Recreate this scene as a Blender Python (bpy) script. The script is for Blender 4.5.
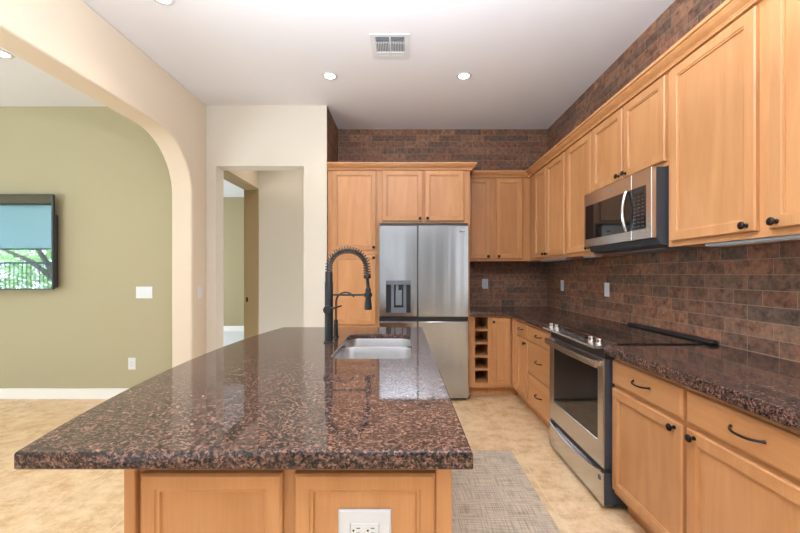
import bpy, bmesh, math, random
from mathutils import Vector, Matrix
random.seed(7)
PI = math.pi
for o in list(bpy.data.objects):
    bpy.data.objects.remove(o)
S = bpy.context.scene
COL = S.collection

# ------------------------------------------------------------------ camera
cd = bpy.data.cameras.new('camera')
cam = bpy.data.objects.new('camera', cd); COL.objects.link(cam)
cam.location = (0, 0, 1.30); cam.rotation_euler = (PI/2, 0, 0)
cd.sensor_fit = 'HORIZONTAL'; cd.sensor_width = 36.0
cd.lens = 36.0*378/800
cd.shift_x = -4/800; cd.shift_y = 7.5/800
cd.clip_start = 0.02
S.camera = cam

# ------------------------------------------------------------------ exposure, world, large lights
S.view_settings.view_transform = 'Standard'
S.view_settings.look = 'None'
S.view_settings.gamma = 1
S.view_settings.use_curve_mapping = False
S.view_settings.exposure = 0.09
W = bpy.data.worlds.new('sky'); S.world = W; W.use_nodes = True
bg = W.node_tree.nodes['Background']
bg.inputs[0].default_value = (0.62, 0.83, 1.0, 1); bg.inputs[1].default_value = 16.0

def area(name, loc, rot, sx, sy, power, col):
    l = bpy.data.lights.new(name, 'AREA'); l.shape = 'RECTANGLE'
    l.size = sx; l.size_y = sy; l.energy = power; l.color = col
    o = bpy.data.objects.new(name, l); COL.objects.link(o)
    o.location = loc; o.rotation_euler = rot
    return o
# unseen side windows added to light the room, then the rear window (facing +Y)
area('window_daylight', (1.70, -2.75, 1.45), (0, PI/2, 0), 2.3, 3.6, 30, (0.90, 0.95, 1.0))
area('window_daylight', (-2.02, -2.85, 1.45), (0, -PI/2, 0), 2.3, 3.6, 30, (0.90, 0.95, 1.0))
area('window_daylight', (-0.55, -4.92, 1.50), (PI/2, 0, 0), 1.1, 2.0, 5, (0.78, 0.90, 1.0))
# the photographer's flash, bounced off the ceiling from above the camera
area('bounce_flash', (-0.1, 0.45, 2.05), (PI, 0, 0), 0.5, 0.5, 222, (0.81, 0.90, 1.0))
# living room daylight, added unseen: far left (facing +X), near wall tilted at ceiling
area('window_daylight', (-9.85, 1.7, 1.5), (0, -PI/2, 0), 2.2, 3.4, 90, (0.88, 0.95, 1.0))
area('window_daylight', (-4.6, -0.52, 1.45), (PI/2+1.0, 0, 0), 2.6, 2.1, 215, (0.84, 0.95, 1.0))
# bedroom beyond the hall (facing +X)
area('window_daylight', (-6.35, 6.4, 1.5), (0, -PI/2, 0), 1.8, 2.6, 130, (0.88, 0.95, 1.0))

# ------------------------------------------------------------------ helpers
def lin(r, g, b):
    f = lambda c: c/12.92 if c <= 0.04045 else ((c+0.055)/1.055)**2.4
    return (f(r/255), f(g/255), f(b/255), 1)

class MB:
    def __init__(s): s.v = []; s.f = []; s.sm = []
    def loft(s, loops, caps=(True, True), closed=False, smooth=False, M=None):
        b = len(s.v); n = len(loops[0])
        for L in loops:
            for p in L:
                p = Vector(p)
                s.v.append(M @ p if M else p)
        m = len(loops)
        rng = range(m) if closed else range(m-1)
        for i in rng:
            j = (i+1) % m
            for k in range(n):
                l = (k+1) % n
                s.f.append((b+i*n+k, b+i*n+l, b+j*n+l, b+j*n+k)); s.sm.append(smooth)
        if not closed:
            if caps[0]: s.f.append(tuple(b+k for k in reversed(range(n)))); s.sm.append(False)
            if caps[1]: s.f.append(tuple(b+(m-1)*n+k for k in range(n))); s.sm.append(False)
        return s
    def box(s, x0, y0, z0, x1, y1, z1, c=0.0, M=None):
        if c <= 0:
            R = lambda z: [(x0, y0, z), (x1, y0, z), (x1, y1, z), (x0, y1, z)]
            return s.loft([R(z0), R(z1)], M=M)
        def R(i, z):
            a0, a1, b0, b1 = x0+i, x1-i, y0+i, y1-i
            return [(a0+c, b0, z), (a1-c, b0, z), (a1, b0+c, z), (a1, b1-c, z),
                    (a1-c, b1, z), (a0+c, b1, z), (a0, b1-c, z), (a0, b0+c, z)]
        return s.loft([R(c*.8, z0), R(0, z0+c), R(0, z1-c), R(c*.8, z1)], M=M)
    def tube(s, pts, r, n=12, caps=True, M=None, smooth=True):
        pts = [Vector(p) for p in pts]; N = len(pts)
        rs = r if isinstance(r, (list, tuple)) else [r]*N
        loops = []; up = None
        for i, p in enumerate(pts):
            t = (pts[min(i+1, N-1)]-pts[max(i-1, 0)]).normalized()
            if up is None:
                up = Vector((0, 0, 1)) if abs(t.z) < 0.9 else Vector((1, 0, 0))
            a = (up - t*up.dot(t)).normalized(); b = t.cross(a); up = a
            loops.append([p+(a*math.cos(q)+b*math.sin(q))*rs[i] for q in [2*PI*k/n for k in range(n)]])
        return s.loft(loops, (caps, caps), smooth=smooth, M=M)
    def lathe(s, prof, n=24, M=None, caps=(True, True), smooth=True):
        loops = [[(r*math.cos(2*PI*k/n), r*math.sin(2*PI*k/n), z) for k in range(n)] for r, z in prof]
        return s.loft(loops, caps, smooth=smooth, M=M)
    def prism(s, poly, z0, z1, M=None):
        return s.loft([[(x, y, z0) for x, y in poly], [(x, y, z1) for x, y in poly]], M=M)
    def build(s, name, mat, parent=None, loc=None):
        me = bpy.data.meshes.new(name)
        me.from_pydata([tuple(v) for v in s.v], [], s.f)
        for p, q in zip(me.polygons, s.sm): p.use_smooth = q
        bm = bmesh.new(); bm.from_mesh(me)
        bmesh.ops.remove_doubles(bm, verts=bm.verts, dist=1e-6)
        bmesh.ops.recalc_face_normals(bm, faces=bm.faces)
        bm.to_mesh(me); bm.free()
        if any(s.sm):
            me.set_sharp_from_angle(angle=math.radians(38))
        me.materials.append(mat)
        o = bpy.data.objects.new(name, me); COL.objects.link(o)
        if parent: o.parent = parent
        if loc: o.location = loc
        return o

def thing(name, label, cat, loc=(0, 0, 0), rotz=0.0, group=None):
    o = bpy.data.objects.new(name, None); COL.objects.link(o)
    o.empty_display_size = 0.1
    o.location = loc; o.rotation_euler = (0, 0, rotz)
    return tag(o, label, cat, group)
def tag(o, label, cat, group=None):
    o['label'] = label; o['category'] = cat
    if group: o['group'] = group
    return o
def struct(o, label=None):
    o['kind'] = 'structure'
    if label: o['label'] = label
    return o
def T(x, y, z): return Matrix.Translation((x, y, z))
RZ = lambda a: Matrix.Rotation(a, 4, 'Z')
RX = lambda a: Matrix.Rotation(a, 4, 'X')
RY = lambda a: Matrix.Rotation(a, 4, 'Y')

# ------------------------------------------------------------------ materials
def newmat(name):
    m = bpy.data.materials.new(name); m.use_nodes = True
    nt = m.node_tree; b = nt.nodes['Principled BSDF']
    return m, nt, b
def N(nt, typ, **kw):
    n = nt.nodes.new(typ)
    for k, v in kw.items():
        if k.startswith('i_'):
            n.inputs[int(k[2:]) if k[2:].isdigit() else k[2:]].default_value = v
        else: setattr(n, k, v)
    return n
def ramp(nt, stops, interp='LINEAR'):
    r = nt.nodes.new('ShaderNodeValToRGB'); e = r.color_ramp
    e.interpolation = interp
    while len(e.elements) < len(stops): e.elements.new(0.5)
    for el, (p, c) in zip(e.elements, stops): el.position = p; el.color = c
    return r
def mixc(nt, fac, a, b, blend='MIX'):
    m = nt.nodes.new('ShaderNodeMix'); m.data_type = 'RGBA'; m.blend_type = blend
    for sock, v in ((m.inputs['Factor'], fac), (m.inputs['A'], a), (m.inputs['B'], b)):
        pass
    def put(s, v):
        if hasattr(v, 'is_output') or isinstance(v, bpy.types.NodeSocket): nt.links.new(v, s)
        else: s.default_value = v
    put(m.inputs[0], fac); put(m.inputs[6], a); put(m.inputs[7], b)
    return m.outputs[2]
def bump(nt, b, h, strength=0.2, dist=0.002):
    n = nt.nodes.new('ShaderNodeBump'); n.inputs['Strength'].default_value = strength
    n.inputs['Distance'].default_value = dist
    nt.links.new(h, n.inputs['Height']); nt.links.new(n.outputs[0], b.inputs['Normal'])
def plain(name, col, rough=0.5, metal=0.0, spec=None, noise=0.0, nscale=40):
    m, nt, b = newmat(name)
    b.inputs['Base Color'].default_value = col
    b.inputs['Roughness'].default_value = rough; b.inputs['Metallic'].default_value = metal
    if spec is not None: b.inputs['Specular IOR Level'].default_value = spec
    if noise:
        g = N(nt, 'ShaderNodeNewGeometry'); t = N(nt, 'ShaderNodeTexNoise'); t.inputs['Scale'].default_value = nscale
        t.inputs['Detail'].default_value = 4
        nt.links.new(g.outputs['Position'], t.inputs['Vector'])
        c0 = tuple(c*(1-noise) for c in col[:3])+(1,); c1 = tuple(min(1, c*(1+noise)) for c in col[:3])+(1,)
        r = ramp(nt, [(0.3, c0), (0.7, c1)]); nt.links.new(t.outputs[0], r.inputs[0])
        nt.links.new(r.outputs[0], b.inputs['Base Color'])
    return m
def paint(name, col):
    m, nt, b = newmat(name)
    b.inputs['Base Color'].default_value = col; b.inputs['Roughness'].default_value = 0.75
    b.inputs['Specular IOR Level'].default_value = 0.25
    g = N(nt, 'ShaderNodeNewGeometry'); t = N(nt, 'ShaderNodeTexNoise')
    t.inputs['Scale'].default_value = 140; t.inputs['Detail'].default_value = 3
    nt.links.new(g.outputs['Position'], t.inputs['Vector'])
    bump(nt, b, t.outputs[0], 0.08, 0.001)
    return m
def wood(name, light, dark, vertical=True):
    m, nt, b = newmat(name)
    tc = N(nt, 'ShaderNodeTexCoord'); oi = N(nt, 'ShaderNodeObjectInfo')
    add = N(nt, 'ShaderNodeVectorMath', operation='ADD')
    sc = N(nt, 'ShaderNodeVectorMath', operation='SCALE'); sc.inputs['Scale'].default_value = 17.3
    nt.links.new(oi.outputs['Random'], sc.inputs[0])
    nt.links.new(tc.outputs['Object'], add.inputs[0]); nt.links.new(sc.outputs[0], add.inputs[1])
    mp = N(nt, 'ShaderNodeMapping')
    mp.inputs['Scale'].default_value = (9, 9, 1.3) if vertical else (1.3, 9, 9)
    nt.links.new(add.outputs[0], mp.inputs[0])
    n1 = N(nt, 'ShaderNodeTexNoise'); n1.inputs['Scale'].default_value = 1.0
    n1.inputs['Detail'].default_value = 5; n1.inputs['Distortion'].default_value = 1.2
    nt.links.new(mp.outputs[0], n1.inputs['Vector'])
    mp2 = N(nt, 'ShaderNodeMapping')
    mp2.inputs['Scale'].default_value = (190, 190, 7) if vertical else (7, 190, 190)
    nt.links.new(add.outputs[0], mp2.inputs[0])
    n2 = N(nt, 'ShaderNodeTexNoise'); n2.inputs['Scale'].default_value = 1.0; n2.inputs['Detail'].default_value = 2
    nt.links.new(mp2.outputs[0], n2.inputs['Vector'])
    r = ramp(nt, [(0.28, dark), (0.72, light)]); nt.links.new(n1.outputs[0], r.inputs[0])
    g = ramp(nt, [(0.3, (0.86, 0.84, 0.80, 1)), (0.6, (1, 1, 1, 1))]); nt.links.new(n2.outputs[0], g.inputs[0])
    c = mixc(nt, 0.4, r.outputs[0], g.outputs[0], 'MULTIPLY')
    hv = N(nt, 'ShaderNodeHueSaturation')
    mr = N(nt, 'ShaderNodeMapRange'); mr.inputs[3].default_value = 0.93; mr.inputs[4].default_value = 1.05
    nt.links.new(oi.outputs['Random'], mr.inputs[0]); nt.links.new(mr.outputs[0], hv.inputs['Value'])
    nt.links.new(c, hv.inputs['Color']); nt.links.new(hv.outputs[0], b.inputs['Base Color'])
    b.inputs['Roughness'].default_value = 0.36
    b.inputs['Specular IOR Level'].default_value = 0.45
    return m
WL, WD = lin(202, 148, 99), lin(186, 130, 82)
MAPLE = wood('honey_maple', WL, WD, True)
MAPLE_H = wood('honey_maple_cross_grain', WL, WD, False)

def granite():
    m, nt, b = newmat('tan_brown_granite')
    g = N(nt, 'ShaderNodeNewGeometry')
    nz = N(nt, 'ShaderNodeTexNoise'); nz.inputs['Scale'].default_value = 60; nz.inputs['Detail'].default_value = 3
    nt.links.new(g.outputs['Position'], nz.inputs['Vector'])
    sub = N(nt, 'ShaderNodeVectorMath', operation='MULTIPLY_ADD')
    sub.inputs[1].default_value = (0.02, 0.02, 0.02)
    nt.links.new(nz.outputs['Color'], sub.inputs[0]); nt.links.new(g.outputs['Position'], sub.inputs[2])
    v1 = N(nt, 'ShaderNodeTexVoronoi'); v1.inputs['Scale'].default_value = 190; v1.inputs['Randomness'].default_value = 1
    nt.links.new(sub.outputs[0], v1.inputs['Vector'])
    sep = N(nt, 'ShaderNodeSeparateColor'); nt.links.new(v1.outputs['Color'], sep.inputs[0])
    nb = N(nt, 'ShaderNodeTexNoise'); nb.inputs['Scale'].default_value = 92; nb.inputs['Detail'].default_value = 7
    nb.inputs['Roughness'].default_value = 0.8; nb.inputs['Distortion'].default_value = 0.5
    nt.links.new(g.outputs['Position'], nb.inputs['Vector'])
    ma = N(nt, 'ShaderNodeMath', operation='MULTIPLY_ADD'); ma.inputs[1].default_value = 0.26; 
    nt.links.new(sep.outputs[0], ma.inputs[0]); nt.links.new(nb.outputs[0], ma.inputs[2])
    r1 = ramp(nt, [(0.45, lin(20, 20, 22)), (0.55, lin(42, 36, 35)), (0.63, lin(74, 57, 50)), (0.71, lin(100, 75, 63)),
                   (0.80, lin(140, 105, 89)), (0.88, lin(106, 102, 101))])
    nt.links.new(ma.outputs[0], r1.inputs[0])
    c = r1.outputs[0]
    n4 = N(nt, 'ShaderNodeTexNoise'); n4.inputs['Scale'].default_value = 22; n4.inputs['Detail'].default_value = 3
    nt.links.new(g.outputs['Position'], n4.inputs['Vector'])
    r4 = ramp(nt, [(0.40, (0.72, 0.74, 0.76, 1)), (0.62, (1.1, 1.04, 1.0, 1))]); nt.links.new(n4.outputs[0], r4.inputs[0])
    c = mixc(nt, 0.8, c, r4.outputs[0], 'MULTIPLY')
    nt.links.new(c, b.inputs['Base Color'])
    b.inputs['Roughness'].default_value = 0.045
    b.inputs['IOR'].default_value = 1.43
    return m
GRANITE = granite()

def wall_tile():
    m, nt, b = newmat('rustic_brick_tile')
    g = N(nt, 'ShaderNodeNewGeometry'); sx = N(nt, 'ShaderNodeSeparateXYZ')
    nt.links.new(g.outputs['Position'], sx.inputs[0])
    u = N(nt, 'ShaderNodeMath', operation='ADD'); nt.links.new(sx.outputs[0], u.inputs[0]); nt.links.new(sx.outputs[1], u.inputs[1])
    vz = N(nt, 'ShaderNodeMath', operation='SUBTRACT'); vz.inputs[1].default_value = 0.914
    nt.links.new(sx.outputs[2], vz.inputs[0])
    cb = N(nt, 'ShaderNodeCombineXYZ'); nt.links.new(u.outputs[0], cb.inputs[0]); nt.links.new(vz.outputs[0], cb.inputs[1])
    def brick(width, sq):
        t = N(nt, 'ShaderNodeTexBrick'); t.offset = 0.5; t.offset_frequency = 2; t.squash = sq; t.squash_frequency = 3
        t.inputs['Color1'].default_value = (0, 0, 0, 1); t.inputs['Color2'].default_value = (1, 1, 1, 1)
        t.inputs['Mortar'].default_value = (0.5, 0.5, 0.5, 1)
        t.inputs['Scale'].default_value = 1; t.inputs['Mortar Size'].default_value = 0.0022
        t.inputs['Mortar Smooth'].default_value = 0.2; t.inputs['Bias'].default_value = 0
        t.inputs['Brick Width'].default_value = width; t.inputs['Row Height'].default_value = 0.0765
        nt.links.new(cb.outputs[0], t.inputs['Vector']); return t
    t = brick(0.27, 0.6)
    r = ramp(nt, [(0.0, lin(126, 98, 82)), (0.15, lin(160, 112, 88)), (0.3, lin(134, 104, 88)), (0.45, lin(172, 124, 98)),
                  (0.6, lin(146, 106, 86)), (0.75, lin(118, 98, 86)), (0.88, lin(176, 132, 106)), (1.0, lin(138, 102, 84))], 'LINEAR')
    nt.links.new(t.outputs['Color'], r.inputs[0])
    n1 = N(nt, 'ShaderNodeTexNoise'); n1.inputs['Scale'].default_value = 28; n1.inputs['Detail'].default_value = 7
    n1.inputs['Roughness'].default_value = 0.65
    nt.links.new(g.outputs['Position'], n1.inputs['Vector'])
    r1 = ramp(nt, [(0.32, lin(116, 110, 104)), (0.5, lin(216, 208, 202)), (0.66, lin(255, 248, 240))]); nt.links.new(n1.outputs[0], r1.inputs[0])
    c = mixc(nt, 0.9, r.outputs[0], r1.outputs[0], 'MULTIPLY')
    n3 = N(nt, 'ShaderNodeTexNoise'); n3.inputs['Scale'].default_value = 9; n3.inputs['Detail'].default_value = 4
    nt.links.new(g.outputs['Position'], n3.inputs['Vector'])
    r3 = ramp(nt, [(0.5, (0, 0, 0, 1)), (0.72, (0.55, 0.55, 0.55, 1))]); nt.links.new(n3.outputs[0], r3.inputs[0])
    c = mixc(nt, r3.outputs[0], c, lin(92, 88, 78))
    c = mixc(nt, t.outputs['Fac'], c, lin(150, 126, 110))
    nt.links.new(c, b.inputs['Base Color'])
    b.inputs['Roughness'].default_value = 0.5; b.inputs['Specular IOR Level'].default_value = 0.35
    inv = N(nt, 'ShaderNodeMath', operation='SUBTRACT'); inv.inputs[0].default_value = 1
    nt.links.new(t.outputs['Fac'], inv.inputs[1])
    bump(nt, b, inv.outputs[0], 0.2, 0.0015)
    return m
TILE = wall_tile()

def travertine():
    m, nt, b = newmat('travertine_floor_tile')
    g = N(nt, 'ShaderNodeNewGeometry')
    mp = N(nt, 'ShaderNodeMapping'); mp.inputs['Location'].default_value = (0.10, -0.287, 0)
    nt.links.new(g.outputs['Position'], mp.inputs[0])
    t = N(nt, 'ShaderNodeTexBrick'); t.offset = 0.0; t.squash = 1
    t.inputs['Color1'].default_value = (0, 0, 0, 1); t.inputs['Color2'].default_value = (1, 1, 1, 1)
    t.inputs['Scale'].default_value = 1; t.inputs['Mortar Size'].default_value = 0.003
    t.inputs['Brick Width'].default_value = 0.465; t.inputs['Row Height'].default_value = 0.465
    nt.links.new(mp.outputs[0], t.inputs['Vector'])
    r = ramp(nt, [(0.0, lin(230, 206, 170)), (0.5, lin(236, 212, 178)), (1, lin(226, 198, 160))])
    nt.links.new(t.outputs['Color'], r.inputs[0])
    n1 = N(nt, 'ShaderNodeTexNoise'); n1.inputs['Scale'].default_value = 7; n1.inputs['Detail'].default_value = 8
    n1.inputs['Roughness'].default_value = 0.78; n1.inputs['Distortion'].default_value = 0.1
    nt.links.new(g.outputs['Position'], n1.inputs['Vector'])
    r1 = ramp(nt, [(0.36, lin(208, 176, 134)), (0.52, lin(244, 232, 214)), (0.64, lin(255, 252, 246))]); nt.links.new(n1.outputs[0], r1.inputs[0])
    c = mixc(nt, 0.85, r.outputs[0], r1.outputs[0], 'MULTIPLY')
    c = mixc(nt, t.outputs['Fac'], c, lin(226, 205, 172))
    nt.links.new(c, b.inputs['Base Color'])
    b.inputs['Roughness'].default_value = 0.38
    inv = N(nt, 'ShaderNodeMath', operation='SUBTRACT'); inv.inputs[0].default_value = 1
    nt.links.new(t.outputs['Fac'], inv.inputs[1]); bump(nt, b, inv.outputs[0], 0.15, 0.001)
    return m
FLOOR = travertine()

def steel(name, col, rough, aniso=0.0, wavy=0.0):
    m, nt, b = newmat(name)
    b.inputs['Base Color'].default_value = col; b.inputs['Metallic'].default_value = 1
    b.inputs['Roughness'].default_value = rough
    tc = N(nt, 'ShaderNodeTexCoord'); mp = N(nt, 'ShaderNodeMapping'); mp.inputs['Scale'].default_value = (5, 5, 600)
    nt.links.new(tc.outputs['Object'], mp.inputs[0])
    n = N(nt, 'ShaderNodeTexNoise'); n.inputs['Scale'].default_value = 1; nt.links.new(mp.outputs[0], n.inputs['Vector'])
    mr = N(nt, 'ShaderNodeMapRange'); mr.inputs[3].default_value = rough*0.8; mr.inputs[4].default_value = rough*1.25
    nt.links.new(n.outputs[0], mr.inputs[0]); nt.links.new(mr.outputs[0], b.inputs['Roughness'])
    if aniso:
        tg = N(nt, 'ShaderNodeTangent'); tg.direction_type = 'RADIAL'; tg.axis = 'Z'
        b.inputs['Anisotropic'].default_value = aniso; nt.links.new(tg.outputs[0], b.inputs['Tangent'])
        b.inputs['Anisotropic Rotation'].default_value = 0.25
    if wavy:
        # slow waviness of the sheet metal, as the long soft streaks in its reflections show
        mp2 = N(nt, 'ShaderNodeMapping'); mp2.inputs['Scale'].default_value = (6.5, 6.5, 0.4)
        nt.links.new(tc.outputs['Object'], mp2.inputs[0])
        n2 = N(nt, 'ShaderNodeTexNoise'); n2.inputs['Scale'].default_value = 1; n2.inputs['Detail'].default_value = 1
        nt.links.new(mp2.outputs[0], n2.inputs['Vector'])
        bump(nt, b, n2.outputs[0], 0.5, wavy)
    return m
STEEL = steel('brushed_stainless', (0.42, 0.428, 0.437, 1), 0.18, 0.5, 0.008)
STEEL_B = steel('satin_stainless', (0.62, 0.615, 0.61, 1), 0.24)
SINK_S = steel('sink_stainless', (0.60, 0.60, 0.61, 1), 0.38)
CHROME = plain('polished_chrome', (0.78, 0.78, 0.78, 1), 0.10, 1)
BLACK_G = plain('black_glass', (0.012, 0.012, 0.013, 1), 0.04)
COOK_G = plain('cooktop_glass', (0.016, 0.014, 0.014, 1), 0.03)
BLACK_P = plain('black_plastic', (0.018, 0.018, 0.02, 1), 0.4)
DARK_ENAMEL = plain('dark_grey_enamel', lin(58, 64, 72), 0.4)
GREY_P = plain('grey_plastic', lin(120, 126, 134), 0.4)
MID_P = plain('dispenser_grey', lin(112, 120, 132), 0.35, 0.3)
BRONZE = plain('oil_rubbed_bronze', (0.022, 0.017, 0.015, 1), 0.33, 0.7)
SPRING = plain('black_spring_steel', (0.06, 0.065, 0.067, 1), 0.3, 0.8)
MBLACK = plain('matte_black_metal', (0.02, 0.023, 0.024, 1), 0.42, 0.5)
WHITE_P = plain('white_plastic', lin(218, 220, 222), 0.35)
SLOT = plain('slot_dark', lin(60, 60, 62), 0.6)
WHITE_TRIM = plain('white_trim_paint', lin(240, 238, 232), 0.45)
LED_ALU = plain('light_bar_housing', lin(168, 176, 188), 0.4, 0.2)
VENT_DARK = plain('duct_interior', lin(128, 132, 136), 0.7)
CEIL = paint('ceiling_paint', lin(232, 232, 236))
CREAM = paint('cream_wall_paint', lin(218, 210, 196))
CREAM_WARM = paint('beige_wall_paint', lin(222, 206, 184))  # cream wall paint with warm light bounced off the wood mixed in
OLIVE = paint('olive_wall_paint', lin(174, 165, 134))
SAGE = paint('sage_wall_paint', lin(166, 154, 122))
JAMB = plain('tan_jamb_paint', lin(160, 136, 98), 0.5)  # tan jamb with its brown shading put into the colour
CARPET = plain('pale_carpet', lin(228, 232, 238), 0.95, noise=0.05, nscale=300)
INSIDE = plain('cabinet_interior', lin(196, 142, 92), 0.5)
def emit(name, col, st):
    m, nt, b = newmat(name)
    b.inputs['Base Color'].default_value = col
    b.inputs['Emission Color'].default_value = col; b.inputs['Emission Strength'].default_value = st
    return m
LENS = emit('lamp_lens', (1, 0.95, 0.86, 1), 14)
def screen():
    m, nt, b = newmat('television_glass')
    b.inputs['Base Color'].default_value = (0.01, 0.014, 0.016, 1); b.inputs['Roughness'].default_value = 0.02
    b.inputs['IOR'].default_value = 3.5
    return m
SCREEN = screen()
def rugmat():
    m, nt, b = newmat('woven_rug')
    g = N(nt, 'ShaderNodeNewGeometry')
    def streak(sc):
        mp = N(nt, 'ShaderNodeMapping'); mp.inputs['Scale'].default_value = sc
        nt.links.new(g.outputs['Position'], mp.inputs[0])
        n = N(nt, 'ShaderNodeTexNoise'); n.inputs['Scale'].default_value = 1; n.inputs['Detail'].default_value = 3
        nt.links.new(mp.outputs[0], n.inputs['Vector']); return n.outputs[0]
    a = ramp(nt, [(0.36, lin(128, 114, 100)), (0.54, lin(198, 178, 154))]); nt.links.new(streak((190, 7, 1)), a.inputs[0])
    c = ramp(nt, [(0.36, lin(132, 120, 106)), (0.56, lin(206, 188, 164))]); nt.links.new(streak((7, 150, 1)), c.inputs[0])
    col = mixc(nt, 0.5, a.outputs[0], c.outputs[0])
    nt.links.new(col, b.inputs['Base Color']); b.inputs['Roughness'].default_value = 0.9
    ch = N(nt, 'ShaderNodeTexChecker'); ch.inputs['Scale'].default_value = 160
    nt.links.new(g.outputs['Position'], ch.inputs['Vector']); bump(nt, b, ch.outputs['Fac'], 0.3, 0.002)
    return m
RUG = rugmat()
GLASS = plain('window_glass', (0.9, 0.95, 1, 1), 0.0); 
_b = GLASS.node_tree.nodes['Principled BSDF']; _b.inputs['Transmission Weight'].default_value = 1; _b.inputs['IOR'].default_value = 1.05
def shademat():
    m, nt, b = newmat('roller_shade_cloth')
    out = nt.nodes['Material Output']
    tr = N(nt, 'ShaderNodeBsdfTranslucent'); tr.inputs[0].default_value = lin(222, 240, 246)
    df = N(nt, 'ShaderNodeBsdfDiffuse'); df.inputs[0].default_value = lin(220, 226, 228)
    mx = N(nt, 'ShaderNodeMixShader'); mx.inputs[0].default_value = 0.15
    nt.links.new(tr.outputs[0], mx.inputs[1]); nt.links.new(df.outputs[0], mx.inputs[2]); nt.links.new(mx.outputs[0], out.inputs[0])
    return m
SHADE = shademat()
LEAF = plain('tree_leaves', lin(196, 220, 168), 0.6, noise=0.4, nscale=6)
BARK = plain('tree_bark', lin(92, 78, 64), 0.9)
IRON = plain('dark_railing_metal', lin(48, 48, 50), 0.5)
GROUND = plain('yard_ground', lin(196, 180, 150), 0.9, noise=0.15, nscale=2)

# ------------------------------------------------------------------ room shell
XW, YB, ZC, YP = 1.735, 4.571, 3.05, 3.925
XA, XA2 = -2.05, -2.248
def sbox(name, mat, *a):
    return struct(MB().box(*a).build(name, mat))
sbox('floor', FLOOR, -10.0, -5.0, -0.06, 1.9, 4.9, 0.0)
sbox('ceiling', CEIL, -10.0, -5.0, ZC, 1.9, 4.75, ZC+0.06)
sbox('wall_right', TILE, XW, -0.02, 0, XW+0.12, 4.75, ZC)
sbox('wall_right_rear', CREAM, XW, -5.0, 0, XW+0.12, -0.02, ZC)
sbox('wall_back', TILE, -0.80, YB, 0, XW, YB+0.12, ZC)
sbox('wall_front', paint('grey_wall_paint', lin(176, 178, 180)), XA, -5.12, 0, XW, -5.0, ZC)
# cream partition with the tall doorway
p = MB()
p.box(-2.248, YP, 0, -1.952, YP+0.165, ZC); p.box(-1.952, YP, 2.42, -1.0415, YP+0.165, ZC)
p.box(-1.0415, YP, 0, -0.802, YP+0.165, ZC); p.box(-0.95, YP+0.165, 0, -0.802, 4.69, ZC)
struct(p.build('wall_partition', CREAM))
sbox('wall_return', TILE, -0.802, YP+0.001, 0, -0.7985, YB, ZC)
# arch wall
def arch_outline():
    r = 0.5; y1 = 3.655; z1 = 2.56; y0 = -0.3
    pts = [(YP-0.0005, 0), (YP-0.0005, ZC), (-5.0, ZC), (-5.0, 0), (y0, 0), (y0, z1-r)]
    for k in range(0, 19):
        a = PI - k*PI/36; pts.append((y0+r+r*math.cos(a), z1-r+r*math.sin(a)))
    for k in range(0, 19):
        a = PI/2 - k*PI/36; pts.append((y1-r+r*math.cos(a), z1-r+r*math.sin(a)))
    pts.append((y1, 0)); return pts
P = arch_outline(); m = MB(); n = len(P)
m.v = [Vector((XA2, y, z)) for y, z in P]+[Vector((XA, y, z)) for y, z in P]
m.f = [tuple(range(n)), tuple(reversed(range(n, 2*n)))]+[(i, (i+1) % n, n+(i+1) % n, n+i) for i in range(n)]
m.sm = [False]*len(m.f)
ob = struct(m.build('wall_left', CREAM_WARM))
bv = ob.modifiers.new('bullnose', 'BEVEL'); bv.width = 0.014; bv.segments = 3; bv.limit_method = 'ANGLE'; bv.angle_limit = math.radians(50)
def rear_window(i, x0, x1, y, z0, z1):
    f = MB(); t = 0.05
    f.box(x0-t, y, z0-t, x0, y+0.06, z1+t); f.box(x1, y, z0-t, x1+t, y+0.06, z1+t)
    f.box(x0, y, z0-t, x1, y+0.06, z0); f.box(x0, y, z1, x1, y+0.06, z1+t)
    o = struct(f.build('window_%d' % i, WHITE_TRIM))
    MB().box(x0, y+0.01, z0, x1, y+0.02, z1).build('pane', WHITE_P, o)
# living room beyond the arch
sbox('wall_living_back', OLIVE, -10.0, YP+0.025, 0, -2.248, YP+0.165, ZC)
sbox('wall_living_left', OLIVE, -10.12, -0.75, 0, -10.0, 4.0, ZC)
w = MB()
wx0, wx1, wz0, wz1 = -9.9, -7.0, 0.35, 2.86
w.box(-10.0, -0.75, 0, wx0, -0.6, ZC); w.box(wx1, -0.75, 0, XA2, -0.6, ZC)
w.box(wx0, -0.75, 0, wx1, -0.6, wz0); w.box(wx0, -0.75, wz1, wx1, -0.6, ZC)
struct(w.build('wall_living_front', OLIVE))
rear_window(5, -5.95, -3.25, -0.6, 0.38, 2.55)  # window added out of view to light the living room
win = MB()
for a, b_ in ((wx0, wx0+0.05), (wx1-0.05, wx1)): win.box(a, -0.72, wz0, b_, -0.66, wz1)
win.box(wx0+0.05, -0.72, wz0, wx1-0.05, -0.66, wz0+0.05); win.box(wx0+0.05, -0.72, wz1-0.05, wx1-0.05, -0.66, wz1)
win = struct(win.build('window_1', IRON))
MB().box(wx0+0.05, -0.695, wz0+0.05, wx1-0.05, -0.69, wz1-0.05).build('pane', GLASS, win)
MB().box(wx0+0.03, -0.65, 1.86, wx1-0.03, -0.647, wz1).build('roller_shade', SHADE, win)
MB().tube([(wx0+0.03, -0.648, 1.85), (wx1-0.03, -0.648, 1.85)], 0.014).build('hem_bar', IRON, win)
sbox('ground', GROUND, -24, -16, -0.2, -3.0, -0.75, -0.06)
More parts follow.
